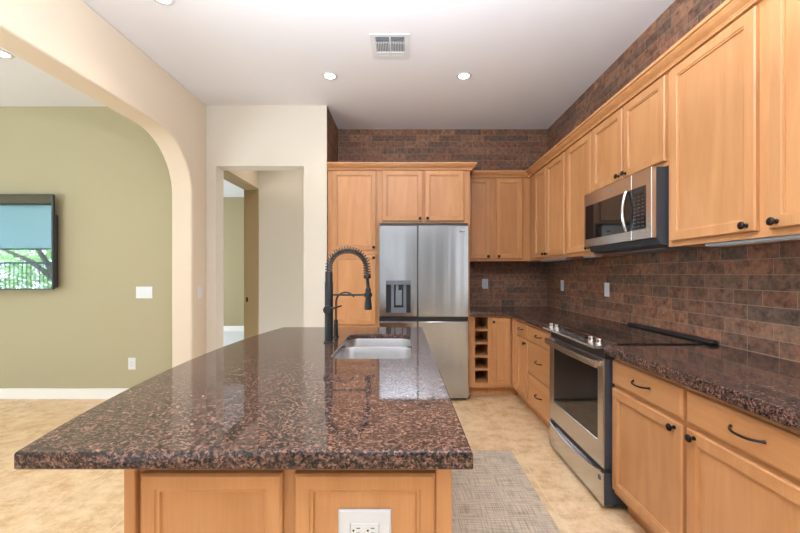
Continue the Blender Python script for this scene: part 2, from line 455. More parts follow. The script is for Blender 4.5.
# window behind the camera, and side windows added to light the room
rear_window(2, -1.12, 0.02, -5.0, 0.48, 2.52)
def added_side_window(i, x, sgn):
    f = MB(); t = 0.05; y0, y1, z0, z1 = -4.6, -0.9, 0.28, 2.62
    xa, xb = sorted((x, x+sgn*0.05))
    f.box(xa, y0-t, z0-t, xb, y0, z1+t); f.box(xa, y1, z0-t, xb, y1+t, z1+t)
    f.box(xa, y0, z0-t, xb, y1, z0); f.box(xa, y0, z1, xb, y1, z1+t)
    o = struct(f.build('window_%d' % i, WHITE_TRIM))
    xa, xb = sorted((x+sgn*0.002, x+sgn*0.008))
    MB().box(xa, y0, z0, xb, y1, z1).build('pane', WHITE_P, o)
added_side_window(3, XW, -1); added_side_window(4, XA, 1)
# hall and bedroom behind the partition
hl = MB()
hl.box(-2.116, 5.05, 0, -0.95, 5.17, ZC); hl.box(-0.95, 4.69, 0, -0.83, 5.17, ZC)
struct(hl.build('wall_hall', CREAM))
hb = MB(); hb.box(-2.116, YP+0.165, 2.44, -1.95, 5.0499, ZC)
struct(hb.build('wall_hall_left', CREAM_WARM))
jb = MB(); jb.box(-2.13, 5.030, 0, -1.942, 5.0495, 2.44); jb.box(-2.13, YP+0.166, 2.42, -1.942, 5.030, 2.4399)
dj = struct(jb.build('door_1', JAMB))
MB().box(-2.10, 5.0265, 0.93, -2.075, 5.0302, 0.99).build('strike_plate', BRONZE, dj)
bd = MB()
bd.box(-6.5, 8.6, 0, -1.9, 8.72, ZC); bd.box(-6.62, 4.09, 0, -6.5, 8.72, ZC); bd.box(-2.0, 5.17, 0, -1.9, 8.6, ZC)
struct(bd.build('wall_bedroom', SAGE))
sbox('floor_bedroom', CARPET, -6.5, 4.92, -0.06, -1.95, 8.72, 0.0)
sbox('floor_hall', CARPET, -6.5, 4.09, 0.0, -2.116, 4.9201, 0.004)
sbox('ceiling_bedroom', CEIL, -6.6, 4.751, ZC, -0.8, 8.72, ZC+0.06)
# baseboards
sbox('baseboard_living', WHITE_TRIM, -10.0, YP+0.010, 0, -2.249, YP+0.025, 0.105)
sbox('baseboard_bedroom', WHITE_TRIM, -6.5, 8.585, 0, -2.0, 8.6, 0.12)
sbox('baseboard_hall', WHITE_TRIM, -1.94, 5.036, 0, -0.95, 5.05, 0.105)
sbox('baseboard_partition', WHITE_TRIM, -1.0415, YP-0.013, 0, -0.802, YP, 0.105)

# ------------------------------------------------------------------ cabinet pieces
def rect(w, h, i, y): return [(i, y, i), (w-i, y, i), (w-i, y, h-i), (i, y, h-i)]
def knob(parent, x, z, y=0.0, M=None):
    Mk = (M or Matrix()) @ T(x, y, z) @ RX(PI/2)
    k = MB().lathe([(0.009, 0.0), (0.009, 0.003), (0.0055, 0.006), (0.0055, 0.013), (0.011, 0.017), (0.0155, 0.022),
                    (0.0155, 0.026), (0.012, 0.030), (0.004, 0.032)], 18, Mk)
    k.build('knob', BRONZE, parent)
def pull(parent, x, z, L=0.128, y=0.0, M=None):
    pts = []; r = []
    for i in range(17):
        t = -1+2*i/16
        pts.append((x+t*L/2, y-0.030*(1-abs(t)**3.2)-0.001, z-0.004*(1-t*t)+0.002)); r.append(0.0045 if abs(t) < 0.9 else 0.006)
    MB().tube(pts, r, 10, M=M).build('pull', BRONZE, parent)
def door(parent, x, z, w, h, M=None, kn=None, y=0.0, fw=0.05):
    Md = (M or Matrix()) @ T(x, y, z)
    f = MB().loft([rect(w, h, 0, 0.0195), rect(w, h, 0, 0.005), rect(w, h, 0.005, 0.0), rect(w, h, fw-0.003, 0.0), rect(w, h, fw, 0.004),
                   rect(w, h, fw+0.006, 0.0048), rect(w, h, fw+0.0075, 0.0125), rect(w, h, fw+0.0075, 0.0195)], closed=True, M=Md)
    d = f.build('door', MAPLE, parent)
    e = fw+0.007
    MB().box(e, 0.0120, e, w-e, 0.017, h-e, M=Md).build('panel', MAPLE, d)
    if kn: knob(d, kn[0], kn[1], y, M)
    return d
def drawer(parent, x, z, w, h, M=None, pl=True, y=0.0):
    Md = (M or Matrix()) @ T(x, y, z)
    f = MB().loft([rect(w, h, 0, 0.0195), rect(w, h, 0, 0.007), rect(w, h, 0.004, 0.003), rect(w, h, 0.011, 0.0)], M=Md)
    d = f.build('drawer', MAPLE_H, parent)
    if pl: pull(d, x+w/2, z+h/2+0.004, y=y, M=M)
    return d
FY = 0.02   # carcass face lies this far behind the door faces
def carcass(parent, w, h, depth, toe=False, z0=0.0):
    c = MB()
    if toe:
        c.box(0, FY, 0.105, w, depth, h); c.box(0.002, FY+0.07, 0, w-0.002, depth, 0.105)
    else:
        c.box(0, FY, z0, w, depth, h)
    return c.build('carcass', MAPLE, parent)
R90 = -PI/2
XF = 1.13      # base door faces, right run
ZT0, ZT1 = 0.862, 0.912   # counter slab
DB = XW-XF-0.003

# right-hand base cabinet beside the range
t = thing('base_cabinet', 'honey maple base cabinet in the right foreground with two drawers over two doors', 'cabinet', (XF, 2.064, 0), R90, 'base cabinets under the granite counter')
wR = 1.10; carcass(t, wR, ZT0-0.001, DB, True)
drawer(t, 0.008, 0.705, 0.517, 0.127); drawer(t, 0.549, 0.705, 0.543, 0.127)
door(t, 0.008, 0.133, 0.517, 0.552, kn=(0.484, 0.66)); door(t, 0.549, 0.133, 0.543, 0.552, kn=(0.592, 0.66))
# three-drawer stack on the far side of the range
t = thing('drawer_cabinet', 'honey maple base cabinet of three drawers just beyond the range', 'cabinet', (XF, 3.464, 0), R90, 'base cabinets under the granite counter')
carcass(t, 0.624, ZT0-0.001, DB, True)
drawer(t, 0.008, 0.705, 0.586, 0.127); drawer(t, 0.008, 0.412, 0.586, 0.273); drawer(t, 0.008, 0.133, 0.586, 0.262)
# narrow one
t = thing('base_cabinet', 'narrow maple base cabinet with one drawer over one door, before the far corner', 'cabinet', (XF, 3.808, 0), R90, 'base cabinets under the granite counter')
carcass(t, 0.343, ZT0-0.001, DB, True)
drawer(t, 0.006, 0.705, 0.326, 0.127); door(t, 0.006, 0.133, 0.326, 0.552, kn=(0.295, 0.655))
# corner cabinet
YF = 3.965
t = thing('corner_cabinet', 'maple corner base cabinet with folding door, in the far right corner', 'cabinet', (0.906, YF, 0), 0, 'base cabinets under the granite counter')
Lp = [(0, FY), (XF-0.906+FY, FY), (XF-0.906+FY, 3.8095-YF), (XW-0.906-0.003, 3.8095-YF), (XW-0.906-0.003, YB-YF-0.003), (0, YB-YF-0.003)]
Lt = [(0.002, FY+0.07), (XF-0.906+FY+0.07, FY+0.07), (XF-0.906+FY+0.07, 3.8115-YF), (XW-0.91, 3.8115-YF), (XW-0.91, YB-YF-0.004), (0.002, YB-YF-0.004)]
c = MB().prism(Lp, 0.105, ZT0-0.001); c.prism(Lt, 0, 0.105); c.build('carcass', MAPLE, t)
door(t, 0.018, 0.133, 0.198, 0.705, kn=(0.032, 0.80), fw=0.045)
Mr = T(XF-0.906, 3.958-YF, 0) @ RZ(R90)
door(t, 0.0, 0.133, 0.143, 0.705, M=Mr, fw=0.04)
# wine rack
t = thing('wine_rack', 'open wine cubby column built between the refrigerator and the corner cabinet', 'wine rack', (0.690, YF, 0))
c = MB(); dW = YB-YF-0.003; h = ZT0-0.001
c.box(0, FY-0.006, 0.105, 0.058, dW, h); c.box(0.194, FY-0.006, 0.105, 0.2145, dW, h)
c.box(0.058, FY-0.006, 0.105, 0.194, dW, 0.155); c.box(0.058, FY-0.006, 0.845, 0.194, dW, h); c.box(0.058, dW-0.14, 0.155, 0.194, dW, 0.845)
c.box(0.002, FY+0.07, 0, 0.212, dW, 0.105); c.build('carcass', MAPLE, t)
for k in range(1, 5):
    z = 0.155+k*0.138
    MB().box(0.058, FY, z-0.010, 0.194, dW-0.141, z+0.008).build('shelf', MAPLE_H, t)

# upper cabinets
ZU0, ZU1 = 1.445, 2.42
t = thing('wall_cabinet', 'two-door maple wall cabinet on the back wall, right of the refrigerator', 'cabinet', (0.690, 4.24, 0), 0, 'maple wall cabinets')
carcass(t, 0.728, ZU1, YB-4.24-0.002, z0=ZU0)
door(t, 0.018, 1.472, 0.262, 0.905, kn=(0.252, 1.498)); door(t, 0.344, 1.472, 0.296, 0.905, kn=(0.372, 1.498))
XU = 1.40; DU = XW-XU-0.002
def upper(name, label, ya, yb, doors, z0=ZU0, zd=1.472):
    t = thing(name, label, 'cabinet', (XU, ya, 0), R90, 'maple wall cabinets')
    carcass(t, ya-yb-0.001, ZU1, DU, z0=z0)
    for y0, y1, kx in doors:
        door(t, ya-y0, zd, y0-y1, 2.373-zd, kn=(ya-kx, zd+0.026))
    return t
upper('wall_cabinet', 'two-door maple wall cabinet at the far corner of the right-hand wall', 4.568, 3.286, [(4.07, 3.745, 3.775), (3.727, 3.314, 3.698)])
upper('wall_cabinet', 'single-door maple wall cabinet just beyond the microwave', 3.285, 2.826, [(3.257, 2.842, 2.87)])
upper('wall_cabinet', 'short two-door maple wall cabinet directly above the microwave', 2.825, 2.028, [(2.812, 2.434, 2.462), (2.416, 2.035, 2.388)], 1.885, 1.91)
upper('wall_cabinet', 'large two-door maple wall cabinet nearest the camera, right of the microwave', 2.027, 0.94, [(1.992, 1.509, 1.545), (1.454, 0.965, 1.42)])

# pantry, cabinet over refrigerator, end panel
YT = 3.93
t = thing('pantry_cabinet', 'tall maple pantry cabinet left of the refrigerator, behind the faucet', 'cabinet', (-0.797, YT, 0))
carcass(t, 0.534, ZU1, YB-YT-0.003, True)
door(t, 0.049, 1.549, 0.457, 0.829, kn=(0.482, 1.577)); door(t, 0.049, 0.77, 0.457, 0.735, kn=(0.482, 1.468)); door(t, 0.049, 0.133, 0.457, 0.61, kn=(0.482, 0.71))
t = thing('wall_cabinet', 'two-door maple cabinet directly above the refrigerator', 'cabinet', (-0.262, YT, 0), 0, 'maple wall cabinets')
carcass(t, 0.9295, ZU1, YB-YT-0.003, z0=1.828)
door(t, 0.033, 1.851, 0.420, 0.528, kn=(0.427, 1.877)); door(t, 0.480, 1.851, 0.406, 0.528, kn=(0.506, 1.877))
o = MB().box(0, 0, 0, 0.020, YB-YT-FY-0.003, ZU1).build('refrigerator_end_panel', MAPLE, loc=(0.668, YT+FY, 0))
tag(o, 'tall thin maple end panel closing the right side of the refrigerator recess', 'panel')

def sweep(name, path, prof, mat, label):
    n = len(path); P2 = [Vector(q) for q in path]
    nrm = []
    for i in range(n-1):
        d = (P2[i+1]-P2[i]).normalized(); nrm.append(Vector((d.y, -d.x)))
    loops = []
    for i in range(n):
        if i == 0: off = nrm[0]
        elif i == n-1: off = nrm[-1]
        else:
            b = nrm[i-1]+nrm[i]; off = b/ (b.dot(nrm[i]))
        loops.append([(P2[i].x+off.x*a, P2[i].y+off.y*a, z) for a, z in prof])
    for k in range(n-1):
        tag(MB().loft(loops[k:k+2]).build(name, mat), label[k], 'moulding', 'crown mouldings')
PROF = [(0.0005, 2.382), (0.023, 2.382), (0.023, 2.391), (0.026, 2.393), (0.026, 2.399), (0.034, 2.404), (0.046, 2.414), (0.056, 2.426), (0.056, 2.433),
        (0.066, 2.435), (0.066, 2.452), (0.0005, 2.452)]
sweep('crown_moulding', [(-0.797, YT+FY), (0.6885, YT+FY), (0.6885, 4.568)], PROF, MAPLE_H, ['maple crown moulding along the top of the pantry and refrigerator cabinets', 'short return of crown moulding on the right end of the refrigerator cabinets'])
sweep('crown_moulding', [(0.757, 4.26), (XU+FY, 4.26), (XU+FY, 0.94)], PROF, MAPLE_H, ['short maple crown moulding over the back wall cabinet right of the refrigerator', 'long maple crown moulding running over the right-hand wall cabinets'])

# ------------------------------------------------------------------ counters
def rrect(x0, y0, x1, y1, r, k=6):
    pts = []
    for cx, cy, a0 in ((x1-r, y0+r, -PI/2), (x1-r, y1-r, 0), (x0+r, y1-r, PI/2), (x0+r, y0+r, PI)):
        for i in range(k+1):
            a = a0+i*PI/2/k; pts.append((cx+r*math.cos(a), cy+r*math.sin(a)))
    return pts
def offset(poly, d):
    n = len(poly); out = []
    for i in range(n):
        a, b, c = Vector(poly[i-1]), Vector(poly[i]), Vector(poly[(i+1) % n])
        d1 = (b-a).normalized(); d2 = (c-b).normalized()
        n1 = Vector((-d1.y, d1.x)); n2 = Vector((-d2.y, d2.x)); s = n1+n2
        q = b+s*(d/max(0.3, s.dot(n1))); out.append((q.x, q.y))
    return out
def slab(name, outer, z0, z1, holes=(), e=0.006, step=0.0):
    """CCW outline; eased edges; rectangular or rounded holes."""
    bm = bmesh.new()
    def ring(poly, z): return [bm.verts.new((x, y, z)) for x, y in poly]
    def skin(a, b):
        for i in range(len(a)):
            j = (i+1) % len(a); f = bm.faces.new((a[i], a[j], b[j], b[i])); f.smooth = True
    levels = [(e, z1), (e*0.3, z1-e*0.3), (0, z1-e), (0, z0+e*0.6), (e*0.6, z0)]
    lo = levels + ([(0.040, z0), (0.040, z0+step)] if step else [])
    rings = [ring(offset(outer, d), z) for d, z in lo]
    for a, b in zip(rings, rings[1:]): skin(a, b)
    tops, bots = [rings[0]], [rings[-1]]
    for h in holes:
        hr = [ring(offset(h, -d*0.6), z+(step if z < z0+e else 0)) for d, z in levels]
        for a, b in zip(hr, hr[1:]): skin(a, b)
        tops.append(hr[0]); bots.append(hr[-1])
    for grp in (tops, bots):
        ed = []
        for r in grp:
            for i in range(len(r)):
                q = bm.edges.get((r[i], r[(i+1) % len(r)])); ed.append(q)
        bmesh.ops.triangle_fill(bm, edges=ed, use_beauty=True)
    for f in bm.faces:
        if len(f.verts) == 3: f.smooth = False
    bmesh.ops.recalc_face_normals(bm, faces=bm.faces)
    me = bpy.data.meshes.new(name); bm.to_mesh(me); bm.free()
    me.set_sharp_from_angle(angle=math.radians(30))
    for p in me.polygons: p.use_smooth = abs(p.normal.z) < 0.99
    me.materials.append(GRANITE)
    o = bpy.data.objects.new(name, me); COL.objects.link(o); return o
XC = 1.095
tag(slab('countertop', [(XC, 0.93), (XW-0.001, 0.93), (XW-0.001, 2.0655), (XC, 2.0655)], ZT0, ZT1),
    'speckled brown granite counter in the right foreground, near side of the range', 'countertop')
tag(slab('countertop', [(XC, 2.8365), (XW-0.001, 2.8365), (XW-0.001, YB-0.001), (0.690, YB-0.001), (0.690, 3.936), (XC, 3.936)], ZT0, ZT1),
    'L-shaped speckled granite counter in the far corner beyond the range', 'countertop')
# island top with its bowed left edge and sink cutout
IZ0, IZ1 = 0.872, 0.912
left = []
L = [(-0.850, 0.824), (-0.887, 1.103), (-0.925, 1.290), (-0.950, 1.550), (-0.963, 1.80), (-0.963, 2.05), (-0.929, 2.393), (-0.878, 2.765)]
def cr(P, k=5):
    out = []
    for i in range(len(P)-1):
        p0 = P[max(i-1, 0)]; p1 = P[i]; p2 = P[i+1]; p3 = P[min(i+2, len(P)-1)]
        for j in range(k):
            t = j/k
            out.append(tuple(0.5*((2*b)+(-a+c)*t+(2*a-5*b+4*c-d)*t*t+(-a+3*b-3*c+d)*t**3) for a, b, c, d in zip(p0, p1, p2, p3)))
    out.append(P[-1]); return out
# smooth circular-ish bow fitted through the measured points
ys = [0.824+i*(2.765-0.824)/28 for i in range(29)]
c0, c1 = Vector(L[0]), Vector(L[-1])
bow = []
for y in ys:
    t = (y-0.824)/(2.765-0.824)
    bow.append((-0.850-0.028*t-0.108*(4*t*(1-t))**0.92, y))
outer = [(0.151, 0.824), (0.134, 2.765)] + list(reversed(bow))
hole = rrect(-0.345, 1.735, 0.038, 2.44, 0.07, 8)
isl_top = slab('island_countertop', outer, IZ0, IZ1, [hole], step=0.011)
tag(isl_top, 'large polished brown granite island top with a bowed left edge and sink cutout', 'countertop')

# ------------------------------------------------------------------ island cabinet
t = thing('island_cabinet', 'maple island base cabinet under the granite island top, panelled end facing the camera', 'cabinet', (-0.645, 0.865, 0))
iw, il = 0.755, 1.86
c = MB()
c.box(0, FY, 0.105, iw, FY+0.018, IZ0-0.001); c.box(0, il-0.018, 0.105, iw, il, IZ0-0.001)
c.box(0, FY+0.018, 0.105, 0.018, il-0.018, IZ0-0.001); c.box(iw-0.038, FY+0.018, 0.105, iw-FY, il-0.018, IZ0-0.001)
c.box(0.018, FY+0.018, 0.105, iw-0.038, il-0.018, 0.123)
c.box(0.01, FY+0.06, 0, iw-0.09, il-0.02, 0.105)
c.build('carcass', MAPLE, t)
MB().box(0.0, 0.004, 0.02, 0.026, FY-0.0005, IZ0-0.001, 0.002).build('corner_trim', MAPLE, t)
MB().box(iw-0.037, 0.004, 0.02, iw, FY-0.0005, IZ0-0.001, 0.002).build('corner_trim', MAPLE, t)
door(t, 0.039, 0.133, 0.325, 0.708, fw=0.037); door(t, 0.393, 0.133, 0.324, 0.708, fw=0.037)
Ms = T(iw, 0, 0) @ RZ(PI/2)
for k, (a, b_) in enumerate(((0.05, 0.48), (0.50, 0.94), (0.96, 1.40), (1.42, 1.83))):
    door(t, a, 0.133, b_-a, 0.552, M=Ms, kn=((b_-0.03) if k % 2 == 0 else (a+0.03), 0.655))
    drawer(t, a, 0.705, b_-a, 0.127, M=Ms)

# ------------------------------------------------------------------ sink and faucets
t = thing('kitchen_sink', 'double-basin stainless undermount sink set in the island top', 'sink', (-0.154, 2.087, IZ0+0.011))
sx, sy = -0.154, 2.087
def basin(x0, y0, x1, y1, r, depth):
    b = MB(); lo = []
    for i, (ins, z) in enumerate(((-0.012, -0.001), (0, -0.001), (0.003, -0.012), (0.010, -depth+0.03), (0.018, -depth+0.010), (0.04, -depth), (0.10, -depth-0.004))):
        poly = rrect(x0+ins, y0+ins, x1-ins, y1-ins, max(0.012, r-ins*0.4), 6)
        lo.append([(x-sx, y-sy, z) for x, y in poly])
    b.loft(lo, (False, True), smooth=True); o = b.build('basin', SINK_S, t)
    mx, my = (x0+x1)/2-sx, (y0+y1)/2-sy
    MB().lathe([(0.042, 0), (0.042, 0.004), (0.030, 0.005), (0.026, 0.001), (0.001, 0.001)], 24, T(mx, my, -depth-0.0035), caps=(True, True)).build('drain', CHROME, o)
basin(-0.349, 1.731, 0.042, 2.150, 0.07, 0.20)
basin(-0.349, 2.174, 0.042, 2.444, 0.07, 0.20)

FX, FYY = -0.425, 2.14
t = thing('kitchen_faucet', 'tall matte black spring-neck faucet standing left of the sink', 'faucet', (FX, FYY, IZ1))
MB().lathe([(0.030, 0), (0.030, 0.006), (0.0235, 0.010), (0.0235, 0.34), (0.021, 0.345), (0.021, 0.395), (0.018, 0.400)], 24).build('body', MBLACK, t)
arc = []
R = 0.1075; zt = 0.425; n = 26
arc.append((0, 0, 0.395))
for i in range(n+1):
    a = PI - PI*i/n
    arc.append((R+R*math.cos(a), 0, zt+R*0.93*math.sin(a)))
arc.append((2*R+0.002, 0, 0.375))
MB().tube(arc, 0.0070, 12).build('hose', MBLACK, t)
# spring coil around the hose
def coil(path, rad, wire, turns):
    P3 = [Vector(p) for p in path]; d = [0]
    for a, b_ in zip(P3, P3[1:]): d.append(d[-1]+(b_-a).length)
    tot = d[-1]; out = []; M_ = turns*10
    for i in range(M_+1):
        s_ = tot*i/M_
        k = max(j for j in range(len(d)) if d[j] <= s_+1e-9); k = min(k, len(P3)-2)
        f = (s_-d[k])/(d[k+1]-d[k]); p = P3[k].lerp(P3[k+1], f)
        tg = (P3[k+1]-P3[k]).normalized(); a_ = Vector((0, 1, 0)); b_ = tg.cross(a_)
        q = 2*PI*i/10
        out.append(p+(a_*math.cos(q)+b_*math.sin(q))*rad)
    return MB().tube(out, wire, 6)
coil(arc, 0.0190, 0.0032, 28).build('spring', SPRING, t)
hx = 2*R+0.002
MB().lathe([(0.017, 0.362), (0.021, 0.366), (0.021, 0.378), (0.014, 0.384)], 20, T(hx, 0, 0)).build('spring_collar', MBLACK, t)
MB().tube([(hx, 0, 0.365), (hx+0.003, 0, 0.33), (hx+0.005, 0, 0.30)], 0.0095, 12).build('hose', MBLACK, t)
MB().lathe([(0.010, 0.312), (0.016, 0.300), (0.0165, 0.245), (0.020, 0.215), (0.021, 0.190), (0.018, 0.186)][::-1], 20, T(hx+0.005, 0, 0)).build('spray_head', MBLACK, t)
MB().tube([(0.018, 0, 0.270), (hx-0.012, 0, 0.270)], 0.0055, 10).build('support_arm', MBLACK, t)
MB().lathe([(0.024, 0.260), (0.024, 0.281)], 20, T(hx+0.005, 0, 0)).build('holder_ring', MBLACK, t)
hd = MB().lathe([(0.024, 0), (0.024, 0.028), (0.020, 0.032)], 20, T(0.0, -0.018, 0.188) @ RX(PI/2))
hd.tube([(0.008, -0.042, 0.190), (0.045, -0.046, 0.202), (0.080, -0.048, 0.212)], [0.006, 0.005, 0.0042], 10)
hd.build('handle', MBLACK, t)

t = thing('drinking_water_faucet', 'small thin gooseneck water tap just behind the tall black faucet', 'faucet', (-0.42, 2.33, IZ1))
MB().lathe([(0.020, 0), (0.020, 0.004), (0.014, 0.008), (0.0125, 0.10), (0.009, 0.108)], 18).build('body', MBLACK, t)
g = [(0, 0, 0.10), (0, 0, 0.20)]
for i in range(15):
    a = PI-(PI*0.83)*i/14; g.append((0.060+0.060*math.cos(a), 0, 0.215+0.060*math.sin(a)))
MB().tube(g, 0.0050, 10).build('spout', MBLACK, t)
MB().tube([(0.0, -0.010, 0.085), (0.004, -0.028, 0.087), (0.010, -0.050, 0.092)], 0.0045, 8).build('lever', MBLACK, t)

# ------------------------------------------------------------------ refrigerator
t = thing('refrigerator', 'stainless four-door refrigerator with water dispenser, between pantry and end panel', 'refrigerator', (-0.2545, 3.845, 0))
fw_ = 0.914
MB().box(0.004, 0.078, 0.03, fw_-0.004, 0.70, 1.795).build('body', DARK_ENAMEL, t)
MB().box(0.012, 0.085, 0.0, fw_-0.012, 0.66, 0.03).build('base_grille', BLACK_P, t)
MB().box(0.012, 0.012, 1.7955, fw_-0.02, 0.16, 1.820).build('hinge_cover', BLACK_P, t)
xs = 0.395
def fdoor(x0, x1, z0, z1, hole=None):
    m = MB(); c = 0.006
    if not hole:
        m.box(x0, 0, z0, x1, 0.072, z1, c)
    else:
        hx0, hz0, hx1, hz1 = hole
        def rr(i, y, a=(x0, z0, x1, z1)): return [(a[0]+i, y, a[1]+i), (a[2]-i, y, a[1]+i), (a[2]-i, y, a[3]-i), (a[0]+i, y, a[3]-i)]
        hh = (hx0, hz0, hx1, hz1)
        m.loft([rr(0, 0.072), rr(0, c), rr(c, 0), rr(0, 0, hh), rr(0, 0.055, hh)], (True, True))
    return m.build('door', STEEL, t)
hole = (0.071, 1.192, 0.323, 1.520)
hole = (0.071, 0.905, 0.323, 1.235)
d1 = fdoor(0.0, xs-0.003, 0.864, 1.795, hole)
fdoor(xs+0.003, fw_, 0.864, 1.795)
fdoor(0.0, xs-0.003, 0.034, 0.815); fdoor(xs+0.003, fw_, 0.034, 0.815)
MB().box(xs-0.0028, 0.02, 0.034, xs+0.0028, 0.072, 1.795).build('door_gasket', BLACK_P, t)  # black strip standing in for the shade between the doors
MB().box(0.003, 0.028, 0.8155, fw_-0.003, 0.077, 0.8635).build('handle_recess', BLACK_P, t)
a0, b0, a1, b1 = hole
dp = MB(); dp.box(a0+0.001, 0.045, b0+0.001, a1-0.001, 0.0545, b1-0.001)
dp = dp.build('dispenser_recess', BLACK_P, d1)
MB().box(a0+0.001, -0.002, b1-0.045, a1-0.001, 0.044, b1-0.001, 0.002).build('dispenser_panel', MID_P, d1)
MB().box(a0+0.052, 0.006, b0+0.001, a1-0.045, 0.044, b0+0.052, 0.002).build('dispenser_tray', MID_P, d1)
dq = MB()
for xa, xb in ((a0+0.052, a0+0.082), (a1-0.075, a1-0.045)): dq.box(xa, 0.006, b0+0.053, xb, 0.044, b1-0.046)
dq.build('dispenser_column', MID_P, d1)
MB().box(a0+0.096, 0.02, b0+0.075, a1-0.09, 0.030, b1-0.10, 0.002).build('dispenser_paddle', GREY_P, d1)
MB().lathe([(0.012, 0), (0.015, 0.03), (0.015, 0.06)], 16, T((a0+a1)/2-0.012, 0.022, b1-0.107)).build('dispenser_spout', GREY_P, d1)
lg = MB().lathe([(0.011, 0), (0.011, 0.0012)], 20, T(fw_-0.083, 0.0002, 1.735) @ RX(PI/2))
lg.box(fw_-0.066, -0.0008, 1.728, fw_-0.040, 0.0002, 1.742)
lg.build('badge', GREY_P, t)

# ------------------------------------------------------------------ range
t = thing('range', 'stainless slide-in electric range with black glass cooktop, between the right-hand counters', 'range', (1.09, 2.832, 0), R90)
rw = 0.762; rd = 0.640
MB().box(0.002, 0.046, 0.03, rw-0.002, rd-0.02, 0.892).build('body', DARK_ENAMEL, t)
for fx in (0.06, rw-0.06):
    for fy in (0.09, 0.52):
        MB().lathe([(0.018, 0), (0.018, 0.0299)], 14, T(fx, fy, 0)).build('foot', BLACK_P, t)
dz0, dz1 = 0.232, 0.832
def rr(i, y, a): return [(a[0]+i, y, a[1]+i), (a[2]-i, y, a[1]+i), (a[2]-i, y, a[3]-i), (a[0]+i, y, a[3]-i)]
dr = (0.0, dz0, rw, dz1); hw = (0.075, 0.37, rw-0.060, 0.765)
MB().loft([rr(0.001, 0.043, dr), rr(0.001, 0.0085, dr), rr(-0.002, 0.0085, hw), rr(-0.002, 0.043, hw)], closed=True).build('door_core', DARK_ENAMEL, t)
d = MB().loft([rr(0, 0.008, dr), rr(0, 0.003, dr), rr(0.003, 0, dr), rr(-0.003, 0, hw), rr(0, 0.003, hw), rr(0, 0.008, hw)], closed=True).build('oven_door', STEEL_B, t)
MB().box(hw[0]+0.0005, 0.004, hw[1]+0.0005, hw[2]-0.0005, 0.012, hw[3]-0.0005).build('window', BLACK_G, d)
h = MB()
pts = [(0.015+ (rw-0.03)*i/16, -0.030-0.012*math.sin(PI*i/16), 0.803) for i in range(17)]
loops = []
for q in pts:
    loops.append([(q[0], q[1]-0.010, q[2]-0.018), (q[0], q[1]-0.013, q[2]), (q[0], q[1]-0.010, q[2]+0.018), (q[0], q[1]+0.004, q[2]+0.020), (q[0], q[1]+0.008, q[2]), (q[0], q[1]+0.004, q[2]-0.020)])
h.loft(loops, smooth=True)
for x in (0.03, rw-0.03): h.box(x-0.014, -0.030, 0.790, x+0.014, 0.001, 0.816, 0.003)
h.build('handle', STEEL_B, d)
MB().box(0.001, 0.0085, 0.033, rw-0.001, 0.043, 0.205).build('drawer_core', DARK_ENAMEL, t)
dw = MB().box(0, 0, 0.032, rw, 0.008, 0.205, 0.002).build('drawer', STEEL_B, t)
lp = MB(); loops = []
for i in range(25):
    x = 0.02+(rw-0.04)*i/24; s = math.sin(PI*i/24); zz = 0.212-0.035*s**0.8
    loops.append([(x, 0.0, zz), (x, -0.016, zz+0.002), (x, -0.018, zz+0.007), (x, -0.014, zz+0.010), (x, 0.0, zz+0.008)])
lp.loft(loops, smooth=True).build('drawer_lip', STEEL_B, dw)
MB().box(rw-0.052, -0.0025, 0.155, rw-0.028, 0.001, 0.180, 0.001).build('badge', DARK_ENAMEL, dw)
MB().box(0.003, 0.012, 0.206, rw-0.003, 0.0455, 0.2315).build('drawer_gap', BLACK_P, t)
MB().box(0.003, 0.010, 0.8335, rw-0.003, 0.0455, 0.886).build('control_backing', BLACK_P, t)
cp = MB(); prof = [(-0.046, 0.890), (-0.050, 0.896), (-0.048, 0.904), (0.080, 0.919), (0.080, 0.892)]
cp.loft([[(x, y, z) for y, z in prof] for x in (0.0, rw)])
cp = cp.build('control_panel', STEEL_B, t)
zk = lambda y: 0.904+(y+0.048)*0.015/0.128
MB().box(0.19, 0.0, 0.9085, 0.55, 0.062, 0.9185).build('display', BLACK_G, cp)
for x, y in ((0.035, 0.005), (0.115, 0.012), (0.625, 0.005), (0.705, 0.010)):
    zb = zk(y)
    MB().lathe([(0.022, 0), (0.022, 0.006), (0.018, 0.008), (0.0185, 0.026), (0.016, 0.029), (0.002, 0.029)], 24, T(x, y, zb-0.002)).build('knob', CHROME, t)
MB().box(0.0, 0.0805, 0.8935, rw, 0.579, 0.9195, 0.002).build('cooktop', COOK_G, t)
bt = MB().box(-0.012, 0.580, 0.9125, rw+0.012, 0.634, 0.936, 0.010)
bt.build('rear_trim', BLACK_P, t)
for x, y, r in ((0.19, 0.20, 0.075), (0.57, 0.20, 0.105), (0.19, 0.44, 0.105), (0.57, 0.44, 0.075)):
    MB().lathe([(r, 0), (r, 0.0003), (r-0.002, 0.0003), (r-0.002, 0)], 40, T(x, y, 0.9193), caps=(False, False), smooth=False).build('burner_marking', DARK_ENAMEL, t)

